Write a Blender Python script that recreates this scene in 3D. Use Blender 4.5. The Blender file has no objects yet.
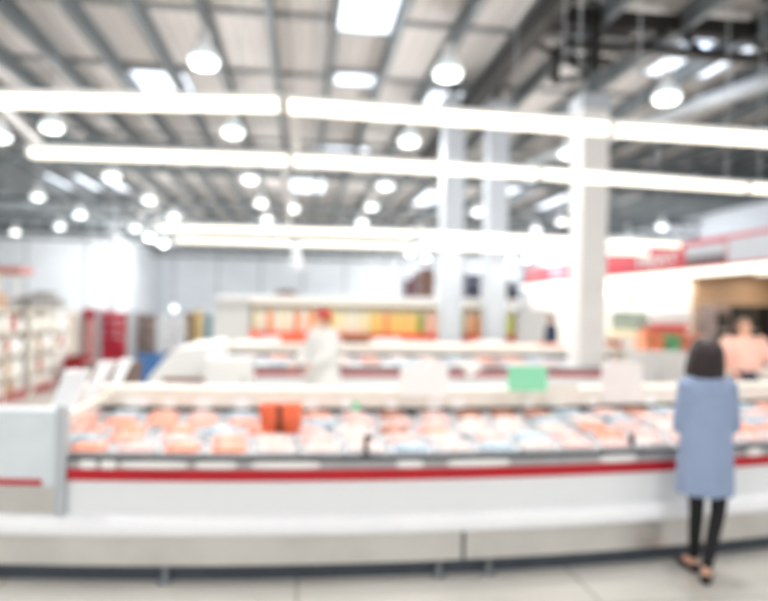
import bpy, bmesh, math, random
from mathutils import Vector, Matrix
random.seed(7)
C = bpy.context.scene.collection
PI = math.pi

# ------------------------------------------------------------------ camera
F = 640.0; CH = 1.75; TH = math.radians(7.3); PH = math.radians(1.03)
fwd = Vector((math.sin(TH), math.cos(TH), 0)); r0 = Vector((math.cos(TH), -math.sin(TH), 0)); zz = Vector((0, 0, 1))
cr = r0*math.cos(PH) + zz*math.sin(PH); cu = -r0*math.sin(PH) + zz*math.cos(PH)
cam_loc = Vector((0, 0, CH))
cd = bpy.data.cameras.new('camera'); cam = bpy.data.objects.new('camera', cd); C.objects.link(cam)
m = Matrix((cr, cu, -fwd)).transposed().to_4x4(); m.translation = cam_loc; cam.matrix_world = m
cd.sensor_width = 36; cd.lens = F/768*36; cd.shift_y = 7.5/768; cd.clip_start = .05; cd.clip_end = 300
cd.dof.use_dof = True; cd.dof.focus_distance = 1.05; cd.dof.aperture_fstop = 1.45
bpy.context.scene.camera = cam

def ray(px, py): return fwd + cr*((px-384)/F) - cu*((py-308)/F)
def atD(px, py, d): return cam_loc + ray(px, py)*d
def atZ(px, py, Z):
    r = ray(px, py); return cam_loc + r*((Z-CH)/r.z)
def atX(px, py, X):
    r = ray(px, py); return cam_loc + r*(X/r.x)
def atY(px, py, Y):
    r = ray(px, py); return cam_loc + r*(Y/r.y)

# ------------------------------------------------------------------ materials
MATS = {}
def mat(name, col, rough=.5, metal=0, noise=0, nscale=8, emit=None, estr=0, trans=0, spec=.5, bump=0, kind='noise', col2=None):
    if name in MATS: return MATS[name]
    m = bpy.data.materials.new(name); m.use_nodes = True; nt = m.node_tree; b = nt.nodes['Principled BSDF']
    lin = lambda c: tuple(((v/255)/12.92 if v/255 <= .04045 else (((v/255)+.055)/1.055)**2.4) for v in c)
    c = lin(col)
    b.inputs['Base Color'].default_value = (*c, 1); b.inputs['Roughness'].default_value = rough
    b.inputs['Metallic'].default_value = metal; b.inputs['Specular IOR Level'].default_value = spec
    if trans: b.inputs['Transmission Weight'].default_value = trans
    if emit:
        b.inputs['Emission Color'].default_value = (*lin(emit), 1); b.inputs['Emission Strength'].default_value = estr
    if noise or col2:
        tc = nt.nodes.new('ShaderNodeTexCoord'); n = nt.nodes.new('ShaderNodeTexNoise'); n.inputs['Scale'].default_value = nscale
        n.inputs['Detail'].default_value = 4
        nt.links.new(tc.outputs['Object'], n.inputs['Vector'])
        rp = nt.nodes.new('ShaderNodeValToRGB')
        a = lin(col2) if col2 else tuple(v*(1-noise) for v in c); z = c if col2 else tuple(min(1, v*(1+noise)) for v in c)
        rp.color_ramp.elements[0].position = .38; rp.color_ramp.elements[1].position = .62
        rp.color_ramp.elements[0].color = (*a, 1); rp.color_ramp.elements[1].color = (*z, 1)
        nt.links.new(n.outputs['Fac'], rp.inputs['Fac']); nt.links.new(rp.outputs['Color'], b.inputs['Base Color'])
        if bump:
            bp = nt.nodes.new('ShaderNodeBump'); bp.inputs['Strength'].default_value = bump
            nt.links.new(n.outputs['Fac'], bp.inputs['Height']); nt.links.new(bp.outputs['Normal'], b.inputs['Normal'])
    MATS[name] = m; return m

WHITE = mat('white_enamel', (238, 241, 244), .35, noise=.004)
CREAM = mat('cream_laminate', (238, 232, 222), .45, noise=.03)
BUMP = mat('white_bumper', (248, 250, 254), .3, noise=.02)
RED = mat('red_stripe', (190, 22, 38), .35, noise=.05)
STEEL = mat('brushed_steel', (212, 210, 206), .28, metal=.6, noise=.05, nscale=3)
GREY = mat('grey_trim', (168, 173, 178), .4, noise=.04)
RAIL = mat('clear_grey_rail', (172, 173, 174), .3, noise=.05)
DARK = mat('dark_gasket_and_shade', (30, 36, 40), .5, noise=.1)
BLACK = mat('black_plastic', (25, 25, 27), .5, noise=.1)
TOE = mat('blue_grey_kick', (62, 70, 80), .45, noise=.1)
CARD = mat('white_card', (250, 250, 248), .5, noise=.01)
DECK = mat('case_liner', (205, 208, 212), .4, noise=.04)
COLM = mat('column_wrap', (232, 229, 227), .6, noise=.02, nscale=2)
COLG = mat('far_column_paint', (188, 194, 202), .6, noise=.02, nscale=2)
JOIST = mat('grey_joist_paint', (104, 111, 115), .6, noise=.12, nscale=2)
PURL = mat('purlin_paint', (140, 142, 143), .6, noise=.1, nscale=2)
TRUSS = mat('dark_truss_paint', (24, 21, 21), .6, noise=.15, nscale=2)
DUCT = mat('galvanised_duct', (190, 196, 200), .45, metal=.3, noise=.05)
WALLB = mat('pale_blue_wall', (230, 236, 243), .7, noise=.03, nscale=.4)
TILE = mat('white_wall_tile', (245, 240, 235), .4, noise=.02)
TAN = mat('tan_wall', (176, 146, 118), .6, noise=.08)
HOUS = mat('white_housing', (215, 215, 215), .4, noise=.03)
TUBE = mat('lit_tube', (255, 252, 244), .4, emit=(255, 246, 226), estr=1.15)
LAMP = mat('lit_acrylic_bell', (245, 250, 248), .4, emit=(245, 252, 250), estr=1.15)
LAMPU = mat('lamp_upper_bell', (215, 222, 224), .4, emit=(240, 248, 248), estr=.22)
SKY = mat('daylit_skylight', (235, 242, 252), .4, emit=(232, 240, 252), estr=1.2)
SIGNRED = mat('sign_red', (214, 44, 66), .5, noise=.04)
SIGNGREY = mat('sign_silver', (205, 208, 216), .5, noise=.04)
SIGNDARK = mat('sign_charcoal', (95, 82, 86), .5, noise=.06)
GREEN = mat('mint_green_sign', (150, 228, 188), .5, noise=.03)
ORANGE = mat('orange_plastic', (238, 112, 72), .4, noise=.12, nscale=12)
SKIN = mat('skin', (222, 172, 148), .5, noise=.05)
HAIR = mat('dark_brown_hair', (42, 30, 32), .45, noise=.25, nscale=30)
DENIM = mat('chambray_blue', (146, 163, 194), .8, noise=.04, nscale=6)
LEGG = mat('black_leggings', (20, 20, 24), .8, noise=.1)
COAT = mat('white_coat', (240, 240, 238), .7, noise=.02)
PEACH = mat('peach_shirt', (240, 190, 174), .7, noise=.06)
NAVY = mat('navy_cloth', (38, 52, 84), .7, noise=.1)
CAPR = mat('red_cap', (214, 34, 40), .6, noise=.06)
EYE = mat('eye', (40, 28, 22), .3, noise=.05)

def two_tone(name, a, b, kind='wave', scale=(1, 1, 1), rough=.6):
    m = mat(name, a, rough); nt = m.node_tree; bs = nt.nodes['Principled BSDF']
    lin = lambda c: tuple((v/255)**2.2 for v in c)
    tc = nt.nodes.new('ShaderNodeTexCoord'); mp = nt.nodes.new('ShaderNodeMapping'); mp.inputs['Scale'].default_value = scale
    w = nt.nodes.new('ShaderNodeTexWave'); w.bands_direction = 'X'; w.inputs['Scale'].default_value = 1; w.inputs['Distortion'].default_value = 0
    mx = nt.nodes.new('ShaderNodeMix'); mx.data_type = 'RGBA'; mx.inputs[6].default_value = (*lin(a), 1); mx.inputs[7].default_value = (*lin(b), 1)
    nt.links.new(tc.outputs['Object'], mp.inputs['Vector']); nt.links.new(mp.outputs['Vector'], w.inputs['Vector'])
    nt.links.new(w.outputs['Fac'], mx.inputs[0]); nt.links.new(mx.outputs[2], bs.inputs['Base Color']); return m
CEIL = two_tone('corrugated_deck', (206, 200, 197), (190, 185, 182), scale=(1.2, 0, 0))

def floor_mat():
    m = mat('polished_concrete', (197, 195, 189), .2, noise=.07, nscale=.7); nt = m.node_tree; bs = nt.nodes['Principled BSDF']
    rp = [n for n in nt.nodes if n.type == 'VALTORGB'][0]
    tc = [n for n in nt.nodes if n.type == 'TEX_COORD'][0]
    bk = nt.nodes.new('ShaderNodeTexBrick'); bk.offset = 0; bk.inputs['Scale'].default_value = .55; bk.inputs['Brick Width'].default_value = 1; bk.inputs['Row Height'].default_value = 1
    bk.inputs['Mortar Size'].default_value = .006; bk.inputs['Color1'].default_value = (1, 1, 1, 1); bk.inputs['Color2'].default_value = (.97, .97, .97, 1); bk.inputs['Mortar'].default_value = (.6, .6, .58, 1)
    nt.links.new(tc.outputs['Object'], bk.inputs['Vector'])
    mx = nt.nodes.new('ShaderNodeMix'); mx.data_type = 'RGBA'; mx.blend_type = 'MULTIPLY'; mx.inputs[0].default_value = 1
    nt.links.new(rp.outputs['Color'], mx.inputs[6]); nt.links.new(bk.outputs['Color'], mx.inputs[7]); nt.links.new(mx.outputs[2], bs.inputs['Base Color'])
    return m
FLOOR = floor_mat()

# ------------------------------------------------------------------ mesh helpers
class MB:
    def __init__(s): s.v = []; s.f = []; s.mi = []; s.k = 0; s.sm = []; s.smooth = False
    def add(s, vs, fs):
        o = len(s.v); s.v += [tuple(v) for v in vs]
        for f in fs: s.f.append([i+o for i in f]); s.mi.append(s.k); s.sm.append(s.smooth)
        return s
    def box(s, x0, x1, y0, y1, z0, z1, mtx=None, ch=0):
        if ch:
            # chamfered box: octagonal section in XZ plane bevelled along Y
            c = ch; pts = [(x0+c, z0), (x1-c, z0), (x1, z0+c), (x1, z1-c), (x1-c, z1), (x0+c, z1), (x0, z1-c), (x0, z0+c)]
            vs = [(p[0], y0, p[1]) for p in pts] + [(p[0], y1, p[1]) for p in pts]
            fs = [list(range(8)), list(range(15, 7, -1))] + [[i, i+8, (i+1) % 8+8, (i+1) % 8] for i in range(8)]
        else:
            vs = [(x, y, z) for z in (z0, z1) for y in (y0, y1) for x in (x0, x1)]
            fs = [(0, 2, 3, 1), (4, 5, 7, 6), (0, 1, 5, 4), (2, 6, 7, 3), (0, 4, 6, 2), (1, 3, 7, 5)]
        if mtx: vs = [mtx @ Vector(v) for v in vs]
        return s.add(vs, fs)
    def strip(s, prof, x0, x1, n, yf):
        """closed profile of (dy,z) swept along X following yf"""
        P = len(prof); vs = []; fs = []
        for i in range(n+1):
            x = x0+(x1-x0)*i/n; y = yf(x)
            vs += [(x, y+a, b) for a, b in prof]
        for i in range(n):
            for j in range(P):
                a = i*P+j; b = i*P+(j+1) % P; fs.append((a, b, b+P, a+P))
        fs.append(list(range(P))[::-1]); fs.append([n*P+j for j in range(P)])
        return s.add(vs, fs)
    def loft(s, rings, cap=True):
        n = len(rings[0]); vs = [p for r in rings for p in r]; fs = []
        for i in range(len(rings)-1):
            for j in range(n): fs.append((i*n+j, i*n+(j+1) % n, (i+1)*n+(j+1) % n, (i+1)*n+j))
        if cap: fs.append(list(range(n))[::-1]); fs.append([(len(rings)-1)*n+j for j in range(n)])
        return s.add(vs, fs)
    def lathe(s, prof, c=(0, 0, 0), n=20, cap=True):
        return s.loft([[(c[0]+r*math.cos(2*PI*j/n), c[1]+r*math.sin(2*PI*j/n), c[2]+z) for j in range(n)] for r, z in prof], cap)
    def tube(s, p0, p1, r0_, r1=None, n=10):
        p0 = Vector(p0); p1 = Vector(p1); r1 = r0_ if r1 is None else r1
        d = (p1-p0).normalized(); a = d.orthogonal().normalized(); b = d.cross(a)
        return s.loft([[p+(a*math.cos(2*PI*j/n)+b*math.sin(2*PI*j/n))*r for j in range(n)] for p, r in ((p0, r0_), (p1, r1))])
    def beam(s, p0, p1, w, h):
        p0 = Vector(p0); p1 = Vector(p1); d = (p1-p0).normalized(); a = Vector((0, 0, 1)).cross(d)
        if a.length < .01: a = Vector((1, 0, 0))
        a.normalize(); b = d.cross(a)
        return s.loft([[p+a*x*w/2+b*y*h/2 for x, y in ((-1, -1), (1, -1), (1, 1), (-1, 1))] for p in (p0, p1)])
    def ball(s, c, r, sx=1, sy=1, sz=1, n=12, m_=8):
        rings = []
        for i in range(1, m_):
            t = PI*i/m_; rings.append([(c[0]+r*sx*math.sin(t)*math.cos(2*PI*j/n), c[1]+r*sy*math.sin(t)*math.sin(2*PI*j/n), c[2]-r*sz*math.cos(t)) for j in range(n)])
        vs = [p for q in rings for p in q]+[(c[0], c[1], c[2]-r*sz), (c[0], c[1], c[2]+r*sz)]; fs = []
        k = len(rings)
        for i in range(k-1):
            for j in range(n): fs.append((i*n+j, i*n+(j+1) % n, (i+1)*n+(j+1) % n, (i+1)*n+j))
        for j in range(n): fs.append((k*n, (j+1) % n, j)); fs.append((k*n+1, (k-1)*n+j, (k-1)*n+(j+1) % n))
        return s.add(vs, fs)
    def cap(s, p0, ra, p1, rb):
        s.tube(p0, p1, ra, rb, 12); s.ball(p0, ra); s.ball(p1, rb); return s
    def build(s, name, mats, parent=None, bevel=0, loc=None, rot=None):
        me = bpy.data.meshes.new(name); me.from_pydata(s.v, [], s.f)
        if not isinstance(mats, (list, tuple)): mats = [mats]
        for q in mats: me.materials.append(q)
        for p, i, sm in zip(me.polygons, s.mi, s.sm): p.material_index = i; p.use_smooth = sm
        bm = bmesh.new(); bm.from_mesh(me); bmesh.ops.recalc_face_normals(bm, faces=bm.faces); bm.to_mesh(me); bm.free()
        o = bpy.data.objects.new(name, me); C.objects.link(o)
        if parent: o.parent = parent
        if loc is not None: o.location = loc
        if rot is not None: o.rotation_euler = rot
        if bevel:
            b = o.modifiers.new('bevel', 'BEVEL'); b.width = bevel; b.segments = 2; b.limit_method = 'ANGLE'
        return o

def tag(o, label=None, cat=None, group=None, kind=None):
    if label: o['label'] = label
    if cat: o['category'] = cat
    if group: o['group'] = group
    if kind: o['kind'] = kind
    return o
def thing(name, label, cat, loc=(0, 0, 0), rz=0, group=None):
    o = bpy.data.objects.new(name, None); C.objects.link(o); o.location = loc; o.rotation_euler = (0, 0, rz); o.empty_display_size = .1
    return tag(o, label, cat, group)
def dup(o, loc, label, rot=None, group=None, swap=None):
    c = o.copy(); C.objects.link(c); c.location = loc
    if rot is not None: c.rotation_euler = rot
    c['label'] = label
    if group: c['group'] = group
    for ch in o.children:
        d = ch.copy(); C.objects.link(d); d.parent = c
        if swap and ch.name.split('.')[0] in swap: d.data = swap[ch.name.split('.')[0]]
        for g in ch.children:
            e = g.copy(); C.objects.link(e); e.parent = d
    return c
ORD = ['first', 'second', 'third', 'fourth', 'fifth', 'sixth', 'seventh', 'eighth', 'ninth', 'tenth', 'eleventh', 'twelfth', 'thirteenth', 'fourteenth', 'fifteenth', 'sixteenth', 'seventeenth', 'eighteenth', 'nineteenth', 'twentieth', 'twenty-first', 'twenty-second', 'twenty-third', 'twenty-fourth', 'twenty-fifth', 'twenty-sixth', 'twenty-seventh', 'twenty-eighth', 'twenty-ninth', 'thirtieth', 'thirty-first', 'thirty-second', 'thirty-third', 'thirty-fourth']

# ------------------------------------------------------------------ the shell
HC = 7.3
MB().box(-45, 45, -12, 64, -.1, 0).build('floor', FLOOR); bpy.data.objects['floor']['kind'] = 'structure'
tag(MB().box(-45, 45, -12, 64, HC, HC+.1).build('ceiling', CEIL), kind='structure')
yb = 58
tag(MB().box(-45, 45, 62, 62.3, 0, HC).build('wall_back', WALLB), kind='structure')
pA = atY(0, 232, 45); xl = atY(118, 232, 47).x
tag(MB().box(-45, xl, 47, 61.9, 0, HC-.02).build('wall_left_block', WALLB), kind='structure')
g = MB()
for x in range(-40, 44, 4): g.box(x, x+.12, 61.92, 61.98, .1, HC-.1)
tag(g.build('trim_1', GREY), kind='structure')
g = MB()
for x in range(-43, int(xl)-1, 4): g.box(x, x+.1, 46.94, 46.98, .1, HC-.1)
tag(g.build('trim_2', GREY), kind='structure')
tag(MB().box(-45, xl+.02, 46.85, 46.93, HC-.75, HC-.45).box(xl+.03, xl+.1, 47, 61.9, HC-.75, HC-.4).build('trim_3', TRUSS), kind='structure')

# joists along the hall, purlins across
k = 0
x = -26.29
while x < 26:
    m_ = MB(); ya = 3; ybk = 46 if x < xl else 61.5
    m_.box(x-.055, x+.055, ya, ybk, HC-.52, HC-.48).box(x-.02, x+.02, ya, ybk, HC-.48, HC-.14).box(x-.055, x+.055, ya, ybk, HC-.14, HC-.1)
    tag(m_.build('ceiling_beam', JOIST), kind='structure'); x += 1.165 if x < 4 else 1.5
yy = 6.0
while yy < 60:
    tag(MB().box(-30, 30, yy, yy+.12, HC-.09, HC-.01).build('ceiling_purlin_beam', PURL), kind='structure'); yy += 3.1
for yg in (20.5, 32.5, 44.5, 56.5):
    m_ = MB(); m_.box(-28, 28, yg-.12, yg+.12, HC-.78, HC-.55); m_.box(-28, 28, yg-.1, yg+.1, HC-1.45, HC-1.28)
    xx = -28
    while xx < 27:
        m_.beam((xx, yg, HC-.7), (xx+1, yg, HC-1.35), .08, .08); m_.beam((xx+1, yg, HC-1.35), (xx+2, yg, HC-.7), .08, .08); xx += 2
    tag(m_.build('roof_truss_beam', JOIST), kind='structure')
# dark steelwork over the tall column
col = atD(589, 300, 11.4); cx, cy = col.x, col.y
m_ = MB()
m_.box(cx-1.0, cx+16, cy-.14, cy+.14, HC-.5, HC-.2); m_.box(cx-.6, cx+16, cy-.1, cy+.1, HC-.9, HC-.76)
xx = cx+.8
while xx < cx+15:
    m_.beam((xx, cy, HC-.84), (xx+.7, cy, HC-.4), .09, .09); m_.beam((xx+.7, cy, HC-.4), (xx+1.4, cy, HC-.84), .09, .09); xx += 1.4
m_.box(cx+2.2, cx+16, cy-1.6, cy-1.3, HC-.5, HC-.15)
tag(m_.build('dark_truss_beam', TRUSS), kind='structure')
m_ = MB(); m_.box(3.66, 3.96, 7, cy+10, HC-.95, HC-.62); m_.box(3.72, 3.9, 7, cy+10, HC-.6, HC-.54)
tag(m_.build('dark_girder_beam', TRUSS), kind='structure')
m_ = MB(); m_.box(cx-.72, cx+.32, cy-.1, cy+.1, HC-1.15, HC-1.03); m_.box(cx-.76, cx-.66, cy-.1, cy+.1, HC-1.5, HC-.9); m_.box(cx-1.1, cx+.7, cy-.05, cy+.05, HC-.62, HC-.54); m_.beam((cx-1.2, cy, HC-.8), (cx-.1, cy, HC-1.3), .08, .08)
m_.box(cx-.09, cx+.09, cy-.09, cy+.09, HC-1.3, HC-.3); m_.beam((cx-.7, cy, HC-1.5), (cx-.05, cy, HC-1.35), .1, .1)
tag(m_.build('column_head_beam', TRUSS), kind='structure')

def skylight(px, py, w, l, lab):
    p = atZ(px, py, HC-.02)
    r = thing('skylight', lab, 'skylight', (p.x, p.y, HC-.1), 0, 'daylight panels in the roof')
    MB().box(-w/2, w/2, -l/2, l/2, .0, .07).build('panel', SKY, r)
    g = MB()
    for a in (-1, 1): g.box(a*w/2-.04, a*w/2+.04, -l/2-.04, l/2+.04, -.03, .09); g.box(-w/2, w/2, a*l/2-.04, a*l/2+.04, -.03, .09)
    g.build('frame', GREY, r)
for a in [(369, 2, 1.1, 2.2, 'large bright square skylight at the top centre of the roof'),
          (163, 82, 1.45, 2.0, 'bright skylight just above the nearest light strip, by the leftmost big lamp'),
          (439, 98, 1.3, 1.6, 'skylight beside the bell lamp above the middle of the nearest strip'),
          (306, 184, 1.7, 3.0, 'skylight just under the middle light strip near picture centre'),
          (90, 181, 3.0, 3.4, 'skylight below the left end of the second light strip'),
          (341, 150, 1.9, 1.6, 'pale skylight between the two nearest light strips'),
          (355, 76, 1.0, .8, 'dim slim skylight behind the large square one'),
          (697, 57, 1.6, 1.8, 'skylight crossed by the dark truss at upper right'),
          (718, 35, 1.4, .8, 'skylight slot seen through the dark truss web'),
          (436, 197, 2.2, 4.0, 'skylight left of the pair of pale columns'),
          (513, 186, 2.2, 4.0, 'skylight just right of the pair of pale columns'),
          (563, 201, 2.0, 4.0, 'skylight just left of the tall near column'),
          (28, 196, 2.4, 4.0, 'far skylight at the left edge of the roof')]: skylight(*a)

# ------------------------------------------------------------------ high bay lamps
ZL = 6.0
def make_lamp():
    t = thing('high_bay_lamp', 'x', 'lamp', (0, 0, 0), 0, 'high bay lamps hung from the roof')
    g = MB(); g.smooth = True; g.lathe([(.02, -.13), (.12, -.135), (.21, -.11), (.255, -.05), (.26, 0)]); g.build('lit_lens', LAMP, t)
    g = MB(); g.smooth = True; g.lathe([(.26, 0.001), (.24, .07), (.19, .15), (.13, .23), (.1, .27)]); g.build('bell_reflector', LAMPU, t)
    g = MB(); g.lathe([(.09, .27), (.11, .29), (.11, .46), (.07, .5)]); g.build('ballast_housing', HOUS, t)
    g = MB(); g.tube((0, 0, .5), (0, 0, HC-ZL-.15), .012, n=6); g.build('hanging_rod', GREY, t)
    return t
lampspots = [(204, 60, 'largest bell lamp, top left, nearest the viewer'), (448, 72, 'large bell lamp above the nearest strip, right of the square skylight'),
 (667, 96, 'large bell lamp at upper right, right of the tall column'), (52, 126, 'bell lamp between the two nearest strips, far left'),
 (233, 131, 'bell lamp between the two nearest strips, left of their joint bar'), (409, 140, 'bell lamp between the two nearest strips, right of centre'),
 (38, 196, 'leftmost bell lamp in the row under the second strip'), (149, 199, 'bell lamp right of the thin far column, under second strip'),
 (250, 178, 'bell lamp touching the second strip left of centre'), (261, 202, 'bell lamp just below the one touching the second strip'),
 (386, 185, 'bell lamp touching the second strip right of centre'), (372, 206, 'bell lamp below the second strip, upper of a close pair'),
 (80, 214, 'bell lamp left of the thin far column'), (174, 216, 'bell lamp at the left end of the far double strip'),
 (60, 226, 'hazy bell lamp left of and below the one by the thin column'), (15, 232, 'bell lamp near the left edge above pale wall'),
 (135, 228, 'bell lamp just right of the thin far column'), (150, 237, 'middle one of three far bell lamps in a slanting row'),
 (164, 243, 'lowest one of three far bell lamps in a slanting row'), (362, 222, 'bell lamp poking above the far double strip, centre'),
 (478, 211, 'bell lamp in front of the gap between the pale columns'), (562, 221, 'bell lamp left of the tall near column'),
 (536, 230, 'bell lamp above the double strip right of the pale columns'), (662, 226, 'bell lamp above the red fascia, right of the column'),
 (628, 234, 'bell lamp touching the double strip right of the tall column'), (511, 261, 'tiny lamp below the double strip beside the red sign'),
 (527, 258, 'tiny lamp nearest the far end of the red sign'), (267, 219, 'faint far lamp above the double strip, left part'),
 (293, 208, 'faint far lamp left of centre under second strip'), (112, 175, 'small lamp in front of a skylight under second strip'),
 (0, 136, 'bell lamp cut by the left edge'), (20, 249, 'lowest far lamp near the left edge'), (2, 243, 'far lamp cut by the left edge'),
 (569, 152, 'tiny round lamp just left of the tall column'), (426, 257, 'tiny lamp below the double strip near dark pallets'),
 (410, 252, 'tiny lamp below the double strip right of centre'), (456, 226, 'faint far lamp in front of the first pale column'),
 (292, 262, 'tiny lamp under the white hanging bar')]
proto = make_lamp()
first = True
def lampdata(nm, power):
    l = bpy.data.lights.new(nm, 'AREA'); l.shape = 'DISK'; l.size = .5; l.energy = power; l.color = (1, .99, .96); return l
LD = lampdata('high_bay_light', 40)
UP = bpy.data.lights.new('added_fill_glow', 'POINT'); UP.energy = 95; UP.shadow_soft_size = .3; UP.color = (1, .99, .97)  # added unseen fill for ceiling and walls, beside the lamps' own light
UPF = UP.copy(); UPF.energy = 130; UPG = UP.copy(); UPG.energy = 800  # stronger added fill to brighten the far wall
def lamp_light(p):
    u = bpy.data.objects.new('added_fill_point', UPG if 42 < p[1] < 54 and p[0] > -16 else UPF if 30 < p[1] < 43 else UP); C.objects.link(u); u.location = (p[0], p[1], p[2]-.6)  # unseen fill point added below the lamp
    o = bpy.data.objects.new('lamp_light', LD); C.objects.link(o); o.location = p
for px, py, lab in lampspots:
    p = atZ(px, py, ZL)
    if p.y > 60: p = cam_loc + (p-cam_loc)*(60/p.y)
    loc = (p.x, p.y, p.z) if p.y < 59.9 else (p.x, p.y, ZL)
    loc = (p.x, p.y, ZL)
    lb = 'white '+lab
    if first: proto.location = loc; proto['label'] = lb; first = False
    else: dup(proto, loc, lb)
    if p.y < 55: lamp_light((p.x, p.y, ZL-.2))
for x in (-9, -3, 3, 9):
    for y in (-7, -1.5, 4.5): lamp_light((x, y, ZL-.2))   # the hall's lamps behind and above the viewer

# ------------------------------------------------------------------ strip lights
ZS = 3.2
def strip_light(a, b, lab, up=True, h=.1, grp='linear lights hung in rows over the meat cases'):
    a = atZ(*a, ZS); b = atZ(*b, ZS); L = (b-a).length; d = b-a
    t = thing('linear_light', lab, 'light fixture', ((a.x+b.x)/2, (a.y+b.y)/2, ZS), math.atan2(d.y, d.x), grp)
    g = MB(); g.smooth = True
    n = 10; pr = [(.055*math.cos(PI+PI*i/n), -.005+h*.5*math.sin(PI+PI*i/n)) for i in range(n+1)]+[(.055, .035), (-.055, .035)]
    g.loft([[(x, y, z) for y, z in pr] for x in (-L/2+.02, L/2-.02)]); g.build('diffuser', TUBE, t)
    MB().box(-L/2+.01, L/2-.01, -.06, .06, .036, .07, ch=0).build('housing', HOUS, t, bevel=.008)
    for s in (-1, 1): MB().box(s*L/2-.012, s*L/2+.012, -.058, .058, -.04, .065).build('end_cap', HOUS, t)
    for s in (-.8, .8): MB().tube((s*L/2, 0, .076), (s*L/2, 0, HC-ZS-.02), .004, n=5).build('suspension_cable', GREY, t)
    l = bpy.data.lights.new('strip_glow', 'AREA'); l.shape = 'RECTANGLE'; l.size = L; l.size_y = .14; l.energy = 3.2*L; l.color = (1, .97, .9)
    o = bpy.data.objects.new('strip_glow', l); C.objects.link(o); o.location = (t.location.x, t.location.y, ZS-.115); o.rotation_euler = (0, 0, t.rotation_euler.z)
    return t
strip_light((-300, 94), (-43, 96), 'nearest light strip, piece beyond the left edge')if False else None
strip_light((-130, 99), (281, 105), 'nearest light strip, left piece crossing the left edge')
strip_light((286, 106), (608, 129), 'nearest light strip, middle piece above the meat case')
strip_light((612, 130), (860, 146), 'nearest light strip, right piece crossing the right edge')
strip_light((30, 153), (289, 160), 'second light strip, left piece with its rounded open end')
strip_light((292, 160), (537, 174), 'second light strip, middle piece ending before the tall column')
strip_light((540, 174), (745, 188), 'second light strip, piece passing the tall column')
strip_light((748, 188), (860, 195), 'second light strip, short piece at the right edge')
strip_light((158, 228), (415, 234), 'upper tube of the far double strip, left piece')
strip_light((418, 234), (680, 245), 'upper tube of the far double strip, right piece')
strip_light((175, 240), (410, 246), 'lower tube of the far double strip, left piece')
strip_light((413, 246), (648, 253), 'lower tube of the far double strip, right piece')
def bar(a, b, lab, w=.07, z=ZS+.1, m=HOUS):
    a = atZ(*a, z); b = atZ(*b, z); o = MB().beam(a, b, w, w*.8).build('fixture_bar', m); tag(o, lab, 'bar', 'cross bars joining the light rows')
bar((-12, 98), (42, 148), 'pale slanting bar joining the left ends of the nearest strips')
bar((293, 106), (296, 156), 'pale cross bar joining the nearest strips left of centre')
bar((285, 170), (290, 226), 'thin cross bar behind second strip left of centre')
g = MB(); p = atD(297, 255, 12.2); g.box(-.09, .09, -.04, .04, -.28, .28); o = g.build('hanging_sign_blade', BUMP, loc=p, rot=(0, math.radians(-12), 0)); tag(o, 'short white slanting bar hanging under the far double strip', 'bar')
tag(MB().tube((0, 0, 0), (0, 0, HC-p.z-.25), .005, n=5).build('bar_cable', GREY, o, loc=(0, 0, .25)), None)
# duct
a = atZ(820, 64, 6.5); b = atZ(528, 162, 6.5)
g = MB(); g.smooth = True; g.tube(a, b, .16, n=14); g.smooth = False
dd = (b-a)
for i in range(12): q = a+dd*(i+.5)/12; g.tube(q, q+dd.normalized()*.06, .18, n=14); g.tube(q+Vector((0, 0, .15)), Vector((q.x, q.y, HC-.15)), .012, n=5)
tag(g.build('ventilation_duct', DUCT), 'long pale round duct slanting down at upper right', 'duct')

# ------------------------------------------------------------------ columns
def column(px, d, w, zt, lab, m=COLM):
    p = atD(px, 300, d); t = thing('support_column', lab, 'column', (p.x, p.y, 0), -TH*0)
    t['kind'] = 'structure'
    h = w/2
    MB().box(-h, h, -h, h, 0, zt, ch=0).build('column_wrap', m, t, bevel=.03)
    MB().box(-h-.03, h+.03, -h-.03, h+.03, zt, zt+.25).build('column_cap', COLG, t, bevel=.02)
    MB().box(-.08, .08, -.08, .08, zt+.25, HC-.02).build('steel_post', JOIST, t)
column(587, 11.4, .5, 5.3, 'tall white wrapped column right of centre')
column(450, 15.5, .5, 6.6, 'left one of the pale column pair', COLG)
column(494, 15.8, .5, 6.6, 'right one of the pale column pair', COLG)
column(113, 34, .3, 6.8, 'thin far column at left', COLG)

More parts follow.
